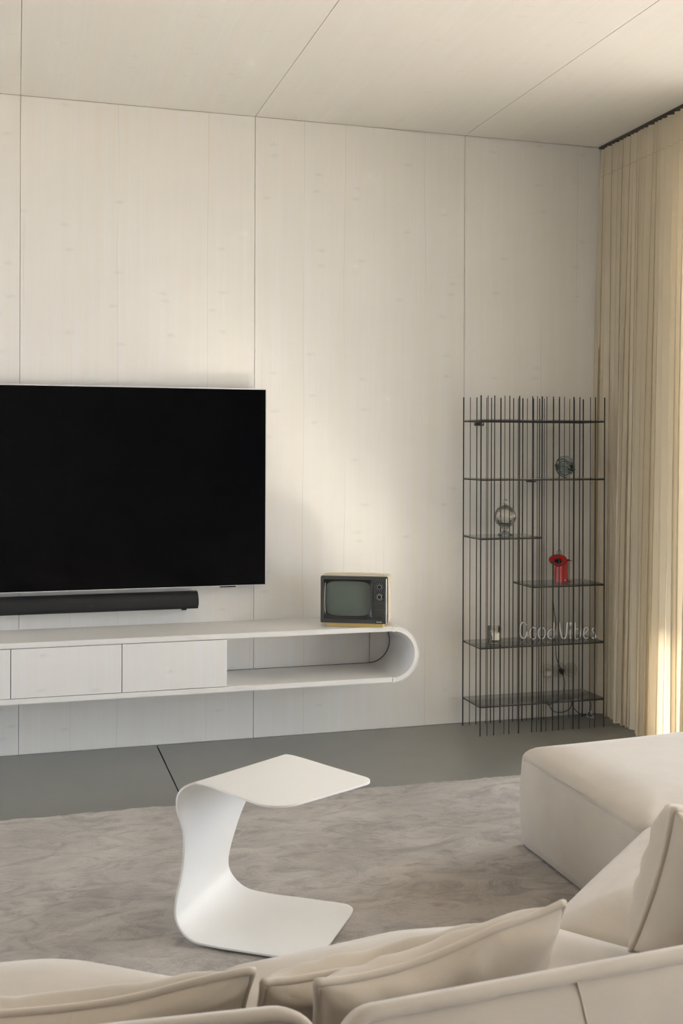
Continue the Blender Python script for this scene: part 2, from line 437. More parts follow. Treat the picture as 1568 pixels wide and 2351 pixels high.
for nm, za, zb in (('top_board', HT - TK, HT), ('bottom_board', 0, TK)):
    bm = box(-XA - .30, XA - .0006, -CY, -.001, za, zb)
    bmesh.ops.bevel(bm, geom=[e for e in bm.edges if abs(e.verts[0].co.x - e.verts[1].co.x) > .1 and e.verts[0].co.y < -.2], offset=.003, segments=2, affect='EDGES')
    obj(nm, bm, M_CONS_H, t)
for sgn in (1, -1):
    o_, i_ = arc(XA, RAD, 90, -90), arc(XA, RAD - TK, 90, -90)
    if sgn < 0: o_ = [(-p[0] - .30, p[1]) for p in o_]; i_ = [(-p[0] - .30, p[1]) for p in i_]
    bm = shell_prism(o_, i_)
    bmesh.ops.bevel(bm, geom=[e for e in bm.edges if abs(e.verts[0].co.y + CY) < 1e-5 and abs(e.verts[1].co.y + CY) < 1e-5 and len([f for f in e.link_faces if abs(f.normal.y) < .5]) == 1], offset=.003, segments=2, affect='EDGES')
    obj('rounded_end', bm, M_CONS_H, t, 'auto')
obj('carcass', box(-1.40, 1.0 - .35 - .022, -CY + .03, -.002, TK + .001, HT - TK - .001), plain('dark_gap', (.10, .09, .08), .8), t)
obj('divider', box(1.0 - .35 - .021, 1.0 - .35, -CY + .021, -.003, TK + .0005, HT - TK - .0005, .001, 1), M_CONS_V, t)
for x1 in (1.0, .489, -.022, -.533):
    obj('cabinet_door', box(-.254, .254, -.0095, .0095, -.1155, .1155, .0012, 1), M_CONS_V, t, loc=(x1 - .35 - .2555, -CY + .0105, HT / 2))
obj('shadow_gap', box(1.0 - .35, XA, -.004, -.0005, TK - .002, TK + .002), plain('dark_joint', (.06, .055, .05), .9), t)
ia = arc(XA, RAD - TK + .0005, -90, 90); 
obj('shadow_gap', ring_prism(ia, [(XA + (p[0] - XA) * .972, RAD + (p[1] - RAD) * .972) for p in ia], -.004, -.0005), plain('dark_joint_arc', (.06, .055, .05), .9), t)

# ================================================================== vintage portable television
def vintage_tv():
    fl_, fr_ = Vector((1.500, 5.444)), Vector((1.812, 5.300)); W = (fr_ - fl_).length; Hh = .239
    yaw = math.atan2(fr_.y - fl_.y, fr_.x - fl_.x)
    t = thing('vintage_television', 'small vintage portable television with two dials, turned on the console', 'television', (fl_.x, fl_.y, CZ1), yaw)
    Z0 = .022; kx, kz = W / 1280, Hh / 915
    X = lambda px: (px - 130) * kx
    Z = lambda py: Z0 + (1085 - py) * kz
    cream = plain('aged_cream_plastic', (.74, .66, .50), .4); grey = plain('dark_grey_plastic', (.055, .053, .050), .38)
    dark = plain('near_black_plastic', (.012, .012, .012), .35); yel = plain('yellowed_plastic', (.62, .44, .15), .45)
    wmark = plain('white_print', (.75, .75, .75), .5); silv = plain('chrome_strip', (.75, .74, .72), .15, Metallic=1)
    # foot
    obj('foot_plinth', box(X(225), X(1325), .018, .20, 0, Z0 + .002, .003), yel, t)
    # cabinet: lofted, narrowing to the back
    rings = []
    for (y, ins) in ((.0235, -.004), (.05, -.005), (.14, -.004), (.19, .014), (.225, .045)):
        rings.append([(p[0], y, p[1]) for p in rrect(ins, W - ins, Z0 + max(ins, 0) * .8, Z0 + Hh - ins * .8, .012, 4)])
    n = len(rings[0]); V = [v for r in rings for v in r]; Fc = []
    for i in range(len(rings) - 1):
        for k in range(n): Fc.append((i * n + k, i * n + (k + 1) % n, (i + 1) * n + (k + 1) % n, (i + 1) * n + k))
    Fc += [tuple(range(n)), tuple(range(len(V) - n, len(V)))]
    obj('cabinet', (V, Fc), cream, t, 'auto')
    obj('carry_handle', join(tube(catmull([(.02, .05, Z0 + Hh + .001), (.03, .05, Z0 + Hh + .009), (W * .5, .05, Z0 + Hh + .012), (W - .03, .05, Z0 + Hh + .009), (W - .02, .05, Z0 + Hh + .001)], 6), .004, 8)), cream, t, True)
    # front bezel with a rectangular opening for the tube
    ox0, ox1, oz0, oz1 = X(168), X(1132), Z(1022), Z(218)
    outer = rrect(0, W, Z0, Z0 + Hh, .007, 5); inner = rrect(ox0, ox1, oz0, oz1, .004, 5)
    obj('front_bezel', ring_prism(outer, inner, 0, .022), grey, t, 'auto')
    obj('bezel_lip', ring_prism(rrect(ox0, ox1, oz0, oz1, .004, 5), rrect(ox0 + .005, ox1 - .005, oz0 + .004, oz1 - .004, .004, 5), -.003, .004), grey, t, 'auto')
    # sloping mask from the opening to the barrel-shaped tube
    sx0, sx1, sz0, sz1 = X(212), X(1085), Z(962), Z(268)
    cx, cz, hx, hz = (sx0 + sx1) / 2, (sz0 + sz1) / 2, (sx1 - sx0) / 2, (sz1 - sz0) / 2
    def barrel(k, n=64, p=7.0, g=1.0):
        a = 2 * math.pi * k / n; ca, sa = math.cos(a), math.sin(a)
        q = (abs(ca) ** p + abs(sa) ** p) ** (-1 / p)
        x, z = ca * q, sa * q
        return (cx + hx * g * x * (1 - .03 * (z * z)), cz + hz * g * z * (1 - .045 * (x * x)))
    def rectp(k, n=64, g=0.0):
        a = 2 * math.pi * k / n; ca, sa = math.cos(a), math.sin(a); q = 1 / max(abs(ca), abs(sa))
        mx, mz = (ox0 + ox1) / 2, (oz0 + oz1) / 2
        return (mx + (ox1 - ox0) / 2 * ca * q, mz + (oz1 - oz0) / 2 * sa * q)
    n = 64; V = [(rectp(k)[0], .004, rectp(k)[1]) for k in range(n)] + [(barrel(k)[0], .013, barrel(k)[1]) for k in range(n)] + [(barrel(k, g=.985)[0], .0195, barrel(k, g=.985)[1]) for k in range(n)]
    Fc = [(i * n + k, i * n + (k + 1) % n, (i + 1) * n + (k + 1) % n, (i + 1) * n + k) for i in range(2) for k in range(n)]
    obj('screen_mask', (V, Fc), dark, t, 'auto')
    V = []; Fc = []; m = 10
    for i in range(m + 1):
        g = 1 - i / m
        for k in range(n):
            p = barrel(k, g=max(g, .001)); V.append((p[0], .019 - .011 * (1 - g * g), p[1]))
    Fc = [(i * n + k, i * n + (k + 1) % n, (i + 1) * n + (k + 1) % n, (i + 1) * n + k) for i in range(m) for k in range(n)]
    obj('tube_surround', box(X(175), X(1130), .0200, .0230, Z(1015), Z(225)), dark, t)
    obj('picture_tube', (V, Fc), plain('grey_green_tube_glass', (.105, .125, .105), .22, **{'Specular IOR Level': .6}), t, True)
    obj('screen_gleam_trim', tube([(sx0 - .0022 + .004 * abs(k / 20 * 2 - 1) ** 3.0, .010, sz0 + .01 + (sz1 - sz0 - .02) * k / 20) for k in range(21)], .0009, 6), silv, t, True)
    # control column
    px0, px1 = X(1145), X(1375)
    obj('control_panel', box(px0, px1, -.0025, .001, Z(1020), Z(262), .001, 1), grey, t)
    for (cx_, cz_, r_, first) in ((X(1265), Z(362), 92 * kx, True), (X(1265), Z(556), 90 * kx, False)):
        M = Matrix.Translation((cx_, -.002, cz_)) @ Matrix.Rotation(R(90), 4, 'X')
        d = obj('dial', xform(lathe([(r_, 0), (r_, .003), (r_ * .96, .0045), (0.0, .0045)], 32), M), dark, t, 'auto')
        obj('dial_knob', xform(lathe([(r_ * .40, .004), (r_ * .38, .015), (r_ * .33, .0165), (0, .0165)], 24), M), dark, d, 'auto')
        V, Fc = lathe([(r_ * .50, .0046), (r_ * .50, .0058), (r_ * .43, .0058), (r_ * .43, .0046)], 32); Fc = [f for f in Fc if len(f) == 4]
        obj('dial_ring', xform((V, Fc), M), wmark if not first else plain('grey_print', (.45, .45, .45), .5), d)
        for k in range(12 if first else 18):
            if not first and k in (4, 5): continue
            a = 2 * math.pi * k / (12 if first else 18); rr = r_ * (.78 if first else .74); s_ = .0013 if first else .0011
            obj('dial_mark', box(cx_ + rr * math.sin(a) - s_, cx_ + rr * math.sin(a) + s_, -.0072, -.0064, cz_ + rr * math.cos(a) - s_, cz_ + rr * math.cos(a) + s_), wmark, d)
    for k in range(13):
        z = Z(655) - k * .0052
        obj('grille_slat', box(px0 + .004, px1 - .001, -.0045, -.001, z - .0034, z, .0006, 1), grey, t)
    for cx_ in (X(1192), X(1292)):
        M = Matrix.Translation((cx_, -.002, Z(966))) @ Matrix.Rotation(R(90), 4, 'X')
        k_ = obj('small_knob', xform(lathe([(.0058, 0), (.0056, .012), (.0045, .0135), (0, .0135)], 20), M), grey, t, 'auto')
        obj('knob_cap', xform(lathe([(.0028, .0132), (.0026, .0142), (0, .0142)], 16), M), dark, k_)
    b_ = obj('badge', box(X(1195), X(1325), -.0028, .001, Z(1066), Z(1030), .001, 1), dark, t)
    obj('badge_mark', prism([(X(1203), Z(1048)), (X(1219), Z(1060)), (X(1230), Z(1048)), (X(1219), Z(1036))], -.0034, -.0028), wmark, b_)
    for k in range(7):
        obj('badge_letter', box(X(1236 + k * 11), X(1245 + k * 11), -.0034, -.0028, Z(1055), Z(1042)), wmark, b_)
    obj('chrome_strip', box(X(1384), X(1394), -.0022, .004, Z(1075), Z(200), .0008, 1), silv, t)
    return t
vintage_tv()

# ================================================================== rod shelf
SX0, SX1, SYF, SYR, ST = 2.396, 3.141, 5.46, 5.70, 1.834
FR = [v / 1105 for v in (0, 60, 118, 207, 250, 336, 452, 495, 537, 579, 637, 693, 737, 823, 877, 975, 1020, 1105)]
KIND = 'TtmtmTmtTtmmtTmtmT'; RADS = {'T': .0036, 'm': .0027, 't': .0019}
sh = thing('rod_shelf', 'tall black steel rod shelving unit with smoked glass shelves', 'shelf', (SX0, SYR, 0))
rodm = {}
for k, r in RADS.items():
    me = bpy.data.meshes.new('rod'); V, Fc = tube([(0, 0, 0), (0, 0, ST)], r, 8); me.from_pydata(V, [], Fc); me.materials.append(M_BLACK); me.shade_smooth(); me.set_sharp_from_angle(angle=R(40)); rodm[k] = me
for y in (0, SYF - SYR):
    for f_, k in zip(FR, KIND):
        shared('rod', rodm[k], sh, (f_ * (SX1 - SX0), y, 0))
W_ = SX1 - SX0
def shelf(z, x0, x1):
    yf = SYF - SYR
    fr = obj('shelf_frame', join(tube([(x0, 0, z), (x1, 0, z)], .0034, 8), tube([(x0, yf, z), (x1, yf, z)], .0036, 8), tube([(x0, 0, z), (x0, yf, z)], .0030, 8), tube([(x1, 0, z), (x1, yf, z)], .0030, 8)), M_BLACK, sh, 'auto')
    obj('glass_pane', box(x0 + .003, x1 - .003, yf + .003, -.003, z + .0036, z + .0096), M_SHELF, fr)
xa, xb = W_ * FR[8], W_ * FR[6]
SH = [(1.698, 0, W_), (1.377, 0, W_), (1.058, 0, xa), (.790, xb, W_), (.470, 0, W_), (.154, 0, W_)]
for s_ in SH: shelf(*s_)
STOP = .0098
br = obj('wall_fixing', box(.085, .122, -.006, .05, 1.698 - .022, 1.698 - .004, .003), M_BLACKP, sh)
obj('screw_head', xform(lathe([(.0042, 0), (.0036, .0015), (0, .0018)], 16), Matrix.Translation((.112, -.006, 1.687)) @ Matrix.Rotation(R(90), 4, 'X')), M_SILVER, br)
br = obj('wall_fixing', box(.405, .445, -.006, .05, 1.377 - .020, 1.377 - .004, .003), M_BLACKP, sh)
obj('screw_head', xform(lathe([(.0042, 0), (.0036, .0015), (0, .0018)], 16), Matrix.Translation((.436, -.006, 1.367)) @ Matrix.Rotation(R(90), 4, 'X')), M_SILVER, br)

# ---- glass knot ball
t = thing('glass_knot', 'grey-green glass sphere of interlaced rings on the shelf', 'ornament', (2.962, 5.58, 1.377 + STOP))
rs = .0605
rings = [(0, 0, rs - .008, .0085), (72, 20, rs - .010, .008), (65, -50, rs - .016, .008), (88, 85, rs - .014, .008), (30, 120, rs - .018, .0085), (50, 160, rs - .022, .0075)]
for (ta, aa, rr, tr) in rings:
    M = Matrix.Translation((0, 0, rs)) @ Matrix.Rotation(R(aa), 4, 'Z') @ Matrix.Rotation(R(90 - ta), 4, 'X')
    pts = [M @ Vector((rr * math.cos(2 * math.pi * k / 48), rr * math.sin(2 * math.pi * k / 48), .004 * math.sin(4 * math.pi * k / 48))) for k in range(48)]
    obj('glass_ring', tube(pts, tr, 12, True), M_KNOT, t, True)

# ---- crystal lidded bowl
t = thing('crystal_bowl', 'cut crystal lidded bowl on a flared foot', 'bowl', (2.597, 5.585, 1.058 + STOP))
def fl1(i, a): return 1 + .018 * abs(math.sin(12 * a))
pf = [(.001, 0), (.040, 0), (.042, .003), (.034, .010), (.020, .018), (.012, .026), (.012, .034), (.020, .041), (.036, .054), (.050, .070), (.058, .088), (.060, .100), (.0575, .1005), (.055, .088), (.047, .071), (.033, .057), (.015, .048), (.001, .046)]
obj('bowl', lathe(pf, 48, lambda i, a: 1 + (.03 * math.cos(24 * a + (i % 2) * math.pi) if 6 <= i <= 9 else .012 * math.cos(12 * a))), M_CRYSTAL, t)
pf = [(.060, .1012), (.0595, .112), (.056, .126), (.048, .141), (.036, .153), (.022, .160), (.014, .166), (.001, .168)]
lid = obj('lid', lathe(pf, 48, lambda i, a: 1 + (.03 * math.cos(24 * a + (i % 2) * math.pi) if 4 <= i <= 6 else .012 * math.cos(12 * a))), M_CRYSTAL, t)
obj('lid_knob', lathe([(.009, .166), (.007, .170), (.0135, .180), (.0145, .188), (.010, .197), (.004, .201), (.003, .206), (.0005, .208)], 10), M_CRYSTAL, lid)

# ---- red folding desk lamp
lx, ly, lz = 2.945, 5.585, .790 + STOP
t = thing('desk_lamp', 'small glossy red desk lamp with a round reflector', 'lamp', (lx, ly, lz), R(-8))
hexa = [(-.036, -.012), (-.012, -.034), (.022, -.030), (.036, -.006), (.036, .018), (-.036, .018)]
V, Fc = prism(hexa, 0, .118, 'z'); bm = join((V, Fc)); bmesh.ops.bevel(bm, geom=bm.edges[:], offset=.0018, segments=2, affect='EDGES')
obj('lamp_body', bm, M_REDP, t, 'auto')
obj('foot_flange', box(.030, .050, -.02, .012, 0, .004, .001, 1), M_REDP, t)
obj('top_flange', box(.012, .052, -.022, .012, .1182, .1215, .001, 1), M_REDP, t)
obj('hinge_bar', box(.016, .042, -.016, .004, .1217, .1265, .001, 1), M_BLACKP, t)
Mh = Matrix.Translation((-.034, -.036, .124)) @ Matrix.Rotation(R(-12), 4, 'Y') @ Matrix.Rotation(R(30), 4, 'X')
hd = obj('reflector', xform(lathe([(.004, -.036), (.016, -.033), (.027, -.022), (.0325, -.008), (.034, 0), (.0485, .003), (.0475, .0045), (.030, .0015), (.021, -.004), (.0195, -.018), (.001, -.020)], 36), Mh), M_REDP, t, 'auto')
V, Fc = tube([Mh @ Vector((.0483 * math.cos(2 * math.pi * k / 40), .0483 * math.sin(2 * math.pi * k / 40), .0035)) for k in range(40)], .0018, 8, True)
obj('rim', (V, Fc), M_BLACKP, hd, True)
obj('bulb_socket', xform(lathe([(.0192, -.0195), (.0215, -.001), (.019, .002), (.012, .005), (.001, .007)], 28), Mh), plain('black_bulb', (.012, .014, .014), .12), hd, True)
obj('wire_loop', tube(catmull([Mh @ Vector(p) for p in ((.012, .047, .004), (.022, .062, .010), (.036, .072, .014), (.041, .066, .013), (.034, .034, .004))], 8), .0014, 6), M_BLACKP, t, True)
obj('label_plate', box(.004, .014, -.0330, -.0318, .008, .016), plain('pale_print', (.6, .5, .5), .5), t)

# ---- candle in a tumbler
t = thing('jar_candle', 'cream candle in a clear glass tumbler with a printed label', 'candle', (2.512, 5.535, .470 + STOP))
obj('tumbler', lathe([(.001, 0), (.035, 0), (.0365, .002), (.0375, .095), (.0365, .0955), (.0352, .094), (.0345, .013), (.001, .011)], 36), M_JAR, t, True)
obj('wax', lathe([(.001, .0125), (.030, .0130), (.0338, .020), (.0343, .068), (.0335, .070), (.001, .068)], 36), M_WAX, t, 'auto')
obj('wick', tube([(0, 0, .068), (.001, 0, .078), (.003, 0, .082)], .0009, 6), M_BLACKP, t)
V = []; Fc = []; n = 12
for k in range(n + 1):
    a = R(-132 + 62 * k / n)
    for z in (.026, .066): V.append((.0378 * math.cos(a), .0378 * math.sin(a), z))
for k in range(n): Fc.append((2 * k, 2 * k + 1, 2 * k + 3, 2 * k + 2))
lb = obj('label', (V, Fc), M_PAPER, t, True)
for (z0, z1, a0, a1, m_) in ((.060, .064, -126, -84, M_TAN), (.050, .053, -120, -100, M_TAN), (.036, .039, -122, -92, plain('grey_ink', (.55, .52, .48), .6))):
    V = []; Fc = []
    for k in range(7):
        a = R(a0 + (a1 - a0) * k / 6)
        for z in (z0, z1): V.append((.0381 * math.cos(a), .0381 * math.sin(a), z))
    for k in range(6): Fc.append((2 * k, 2 * k + 1, 2 * k + 3, 2 * k + 2))
    obj('label_print', (V, Fc), m_, lb)

# ---- "Good Vibes" tube sign, standing slightly askew on the shelf
SA, SB = Vector((2.700, 5.615)), Vector((3.122, 5.505))
sz = .470 + STOP
sg = thing('neon_sign', 'unlit white tube sign reading Good Vibes on clear backing', 'sign', (SA.x, SA.y, sz), math.atan2(SB.y - SA.y, SB.x - SA.x))
SL = (SB - SA).length; SK = SL / 1380.0            # sign units: 0..1380 across
def S(*pts): return [((x - 80) * SK, 0, (455 - y) * SK * 1.02) for x, y in pts]
def ell(cx, cy, rx, ry, a0, a1, n=20): return [(cx + rx * math.cos(R(a0 + (a1 - a0) * k / n)), cy - ry * math.sin(R(a0 + (a1 - a0) * k / n))) for k in range(n + 1)]
dy = lambda x: (x - 80) * 0.042                    # undo the picture's slope so that the baseline is level
def lev(pts): return [(x, y + 40 - dy(x)) for x, y in pts]
letters = [
    ('letter', [ell(155, 255, 66, 140, 38, 322) + [(214, 330), (212, 275)]]),
    ('letter', [ell(330, 315, 62, 100, 0, 360)]),
    ('letter', [ell(480, 320, 62, 100, 0, 360)]),
    ('letter', [[(697, 145), (697, 400)], [(690, 265), (655, 262), (615, 280), (590, 330), (595, 390), (630, 420), (665, 422), (690, 405)]]),
    ('letter', [[(790, 155), (805, 260), (830, 380), (850, 420), (875, 432), (900, 415), (918, 350), (935, 150)]]),
    ('letter', [[(990, 270), (990, 440)], [(990, 155), (990, 215)]]),
    ('letter', [[(1075, 160), (1075, 440)], [(1075, 285), (1120, 275), (1160, 310), (1172, 360), (1155, 415), (1115, 445), (1075, 440)]]),
    ('letter', [[(1235, 370), (1275, 330), (1305, 290), (1290, 258), (1255, 260), (1232, 310), (1225, 380), (1240, 430), (1270, 448), (1310, 432)]]),
    ('letter', [[(1430, 275), (1405, 268), (1380, 300), (1400, 345), (1435, 385), (1440, 425), (1410, 450), (1370, 435)]]),
]
for nm, strokes in letters:
    parts = []; back = []
    for st in strokes:
        closed = len(st) > 15 and (Vector(st[0]) - Vector(st[-1])).length < 3
        p2 = lev(st[:-1] if closed else st)
        pts = [Vector(p) for p in S(*p2)]
        pts = catmull(pts, 2 if len(pts) > 15 else 6, closed) if len(pts) > 2 else pts
        parts.append(tube(pts, .0040, 8, closed)); back.append(tube([p + Vector((0, .0065, 0)) for p in pts], .0085, 8, closed, flat=((0, 1, 0), .18)))
    lt = obj(nm, join(*parts), M_TUBE, sg, True)
    obj('acrylic_backing', join(*back), M_ACRYL, lt, True)
obj('foot_bar', box(.0, SL, .003, .010, 0.0, .0055, .0015, 1), M_ACRYL, sg)

# ---- sockets and cords behind the shelf
for i, (x, lab) in enumerate(((2.940, 'round clear wall socket, leftmost of three behind the rod shelf'), (3.022, 'round clear wall socket with a black plug, middle of three'), (3.092, 'round clear wall socket nearest the curtain, rightmost of three'))):
    t = thing('wall_socket', lab, 'socket', (x, D, .265), 0, 'clear wall sockets behind the shelf')
    RX = Matrix.Rotation(R(90), 4, 'X')
    obj('clear_cover', xform(lathe([(.041, .0005), (.041, .004), (.039, .006), (.001, .006)], 40), RX), M_ACRYL, t, 'auto')
    V, Fc = tube([(.0405 * math.cos(2 * math.pi * k / 40), -.005, .0405 * math.sin(2 * math.pi * k / 40)) for k in range(40)], .0009, 6, True)
    obj('cover_edge', (V, Fc), plain('socket_edge', (.42, .38, .32), .4), t, True)
    obj('socket_well', xform(lathe([(.020, .006), (.021, .012), (.017, .0125), (.0165, .007), (.001, .007)], 28), RX), plain('pale_socket', (.62, .58, .52), .4), t, 'auto')
    if i == 0: obj('adapter', box(-.019, .020, -.040, -.0126, -.022, .006, .004), M_PAPER, t)
    if i == 1: obj('plug', join(box(-.012, .012, -.042, -.0126, -.006, .012, .003), box(-.008, .008, -.040, -.020, -.016, -.005, .002)), M_BLACKP, t)
    if i == 2:
        for dx in (-.008, .008): obj('contact_hole', xform(lathe([(.0022, .0126), (.0022, .0132), (.0001, .0132)], 12), Matrix.Translation((dx, 0, 0)) @ RX), M_BLACKP, t)
def cord(name, label, pts, r, mat): return tag(obj(name, tube(catmull(pts, 10), r, 8), mat, None, True), label, 'cord')
cord('lamp_cord', 'thin black cord hanging from the red lamp through the shelves to the sockets',
     [(2.975, 5.612, .812), (2.992, 5.655, .800), (2.965, 5.722, .775), (2.966, 5.728, .70), (2.972, 5.728, .62), (2.985, 5.728, .54), (2.975, 5.730, .475), (2.985, 5.732, .42), (2.990, 5.732, .35), (3.006, 5.727, .300), (3.018, 5.722, .274)], .0020, M_BLACKP)
cord('power_cord', 'black power cord dropping from the middle socket and looping below the lowest shelf',
     [(3.024, 5.722, .252), (3.036, 5.724, .22), (3.042, 5.726, .19), (3.030, 5.728, .13), (2.985, 5.728, .09), (2.935, 5.726, .075), (2.925, 5.720, .105), (2.936, 5.714, .078), (2.965, 5.716, .040), (3.02, 5.718, .030), (3.07, 5.720, .045), (3.092, 5.722, .09), (3.100, 5.722, .115), (3.085, 5.722, .08), (3.10, 5.722, .045), (3.14, 5.722, .012), (3.185, 5.722, .006), (3.205, 5.722, .035), (3.205, 5.724, .075), (3.175, 5.726, .10)], .0021, M_BLACKP)
cord('charger_cord', 'thin white cord lying on the concrete floor beside the curtain',
     [(3.190, 5.716, .090), (3.184, 5.700, .045), (3.165, 5.690, .006), (3.175, 5.655, .004), (3.192, 5.650, .004), (3.200, 5.69, .006), (3.198, 5.720, .03), (3.185, 5.73, .06), (3.165, 5.735, .075)], .0017, M_CORDW)

# ================================================================== curtain and its track
def curtain():
    t = thing('curtain', 'floor-length cream curtain gathered in the corner by the window', 'curtain', (3.28, 5.26, 0))
    y0, y1, z0, z1 = 5.742, 4.66, .022, 3.2995
    NP, SUB, NZ = 25, 24, 40; n = NP * SUB; V = []; Fc = []
    wid = [.55 + .95 * random.random() for _ in range(NP)]; tot = sum(wid); cum = [0]
    for q in wid: cum.append(cum[-1] + q / tot)
    amp0 = [.70 + .5 * random.random() for _ in range(NP)]; amp1 = [.45 + 1.15 * random.random() for _ in range(NP)]
    sway = [random.uniform(-1, 1) for _ in range(NP + 1)]; push = [random.uniform(-1, 1) for _ in range(NP + 1)]
    for iz in range(NZ + 1):
        h = iz / NZ; z = z0 + (z1 - z0) * h; low = (1 - h) ** .8
        for i in range(n + 1):
            p = min(i // SUB, NP - 1); f_ = i / SUB - p
            s = cum[p] + (cum[p + 1] - cum[p]) * f_
            sw = (sway[p] * (1 - f_) + sway[p + 1] * f_) * .020 * math.sin(math.pi * min(1, (1 - h) * 1.0) * .5 + .0) * (1 - h) ** .5
            env = min(1, s * 9, (1 - s) * 12)
            y = y0 + (y1 - y0) * s + sw * env
            a = (.015 * amp0[p] * h + .032 * amp1[p] * low * (.55 + .45 * math.sin(2.1 * h + p))) 
            wv = -math.cos(2 * math.pi * f_)
            wv = math.copysign(abs(wv) ** .9, wv)
            fold = math.sin(4 * math.pi * f_) * .0030 * (1 + low)
            g = (push[p] * (1 - f_) + push[p + 1] * f_)
            xc = 3.285 - .040 * low - .030 * low * max(0, math.sin((s - .15) * 5.2)) + .014 * g * low
            if h > .93: a *= 1 - .18 * (h - .93) / .07
            V.append((xc + a * wv - 3.28, y + fold - 5.26, z + .010 * (vnoise(s * 7, 0, 3) - .5) * low))
    for iz in range(NZ):
        for i in range(n): Fc.append((iz * (n + 1) + i, iz * (n + 1) + i + 1, (iz + 1) * (n + 1) + i + 1, (iz + 1) * (n + 1) + i))
    c = obj('curtain_cloth', (V, Fc), M_CURT, t, True)
    # sewn heading tape: a stitched line a hand below the top
    row = int(NZ * .955); line = [Vector(V[row * (n + 1) + i]) + Vector((-.0012, 0, 0)) for i in range(0, n + 1, 2)]
    obj('heading_stitch', tube(line, .0011, 5), plain('stitch', (.55, .47, .34), .8), c, True)
    hem = [Vector(V[i]) + Vector((0, 0, .0)) for i in range(0, n + 1, 2)]
    obj('hem', tube(hem, .0022, 6), M_CURT, c, True)
    obj('curtain_track', box(3.262 - 3.28, 3.305 - 3.28, -1.5, .485, 3.3012, H - .0006, .001, 1), plain('dark_track', (.05, .042, .035), .6), t)
curtain()

# ================================================================== rug
def rug():
    x0, x1, y0, y1 = -2.3, 2.62, .3, 4.742; nx, ny = 330, 300; V = []; Fc = []
    for j in range(ny + 1):
        for i in range(nx + 1):
            u, v = i / nx, j / ny; x = x0 + (x1 - x0) * u; y = y0 + (y1 - y0) * v
            e = min(u * nx, (1 - u) * nx, v * ny, (1 - v) * ny)
            z = .016 + .004 * (vnoise(x * 9, y * 16, 1) - .5) + .003 * (vnoise(x * 30, y * 52, 2) - .5) + .002 * (vnoise(x * 80, y * 80, 5) - .5)
            if e < 1: z = .001
            elif e < 2: z *= .8
            V.append((x + .003 * (vnoise(y * 20, 0, 8) - .5), y + .005 * (vnoise(x * 14, 1, 9) - .5), z))
    for j in range(ny):
        for i in range(nx): Fc.append((j * (nx + 1) + i, j * (nx + 1) + i + 1, (j + 1) * (nx + 1) + i + 1, (j + 1) * (nx + 1) + i))
    tag(obj('rug', (V, Fc), M_RUG, None, True), 'mottled grey-beige pile rug on the concrete floor', 'rug')
rug()
RZ = .017

# ================================================================== white bent side table
def side_table():
    E0 = [(.852, 3.127, .0), (.70, 3.232, .0), (.58, 3.315, .0), (.518, 3.357, .009), (.481, 3.390, .048), (.477, 3.410, .105), (.500, 3.420, .215), (.502, 3.420, .315), (.482, 3.420, .392), (.484, 3.415, .440), (.512, 3.402, .470), (.555, 3.378, .478), (.635, 3.225, .478), (.715, 3.071, .478)]
    E1 = [(1.088, 3.481, .0), (.93, 3.588, .0), (.82, 3.663, .0), (.755, 3.705, .012), (.712, 3.727, .055), (.700, 3.728, .11), (.716, 3.700, .21), (.748, 3.668, .32), (.795, 3.645, .40), (.830, 3.634, .445), (.862, 3.625, .471), (.895, 3.607, .478), (.99, 3.433, .478), (1.082, 3.260, .478)]
    A = catmull(E0, 12); B = catmull(E1, 12); m = len(A)
    z0 = RZ + .010; o0 = Vector((.72, 3.40, 0))
    for L in (A, B):
        for p in L: p.z += z0
    def cumlen(P):
        c = [0]
        for i in range(1, len(P)): c.append(c[-1] + (P[i] - P[i - 1]).length)
        return c
    ca, cb = cumlen(A), cumlen(B); ns = 16; V = []; Fc = []
    def ins(d, r): return 0 if d >= r else r - math.sqrt(max(0, r * r - (r - d) ** 2))
    # extra rows close to the free ends for clean round corners
    def at(P, c, d):
        for i in range(1, len(P)):
            if c[i] >= d: return P[i - 1].lerp(P[i], (d - c[i - 1]) / max(1e-9, c[i] - c[i - 1]))
        return P[-1]
    rows = []
    rb, rtp = .055, .085
    ts = [0, .001, .003, .006, .010, .016, .024, .034, .045, .058, .070]
    for d in ts: rows.append((at(A, ca, d), at(B, cb, d), d, 9))
    for i in range(m):
        if ca[i] > .09 and ca[-1] - ca[i] > .09: rows.append((A[i], B[i], 9, 9))
    for d in [.085] + ts[::-1]: rows.append((at(A, ca, ca[-1] - d), at(B, cb, cb[-1] - d), 9, d))
    for (a, b, d0, d1) in rows:
        W = (b - a).length; i0 = max(ins(d0, rb), ins(d1, rtp)) / W; i1 = max(ins(d0, rb), ins(d1, .05)) / W
        for k in range(ns + 1): V.append(a.lerp(b, i0 + (1 - i0 - i1) * k / ns) - o0)
    for i in range(len(rows) - 1):
        for k in range(ns): Fc.append((i * (ns + 1) + k, i * (ns + 1) + k + 1, (i + 1) * (ns + 1) + k + 1, (i + 1) * (ns + 1) + k))
    o = obj('side_table', (V, Fc), M_WHITE, None, True, loc=o0)
    md = o.modifiers.new('sheet', 'SOLIDIFY'); md.thickness = .0065; md.offset = 0
    md2 = o.modifiers.new('edge', 'BEVEL'); md2.width = .0015; md2.segments = 2; md2.limit_method = 'ANGLE'; md2.angle_limit = R(50)
    tag(o, 'white C-shaped side table bent from one sheet, standing on the rug', 'side table')
side_table()

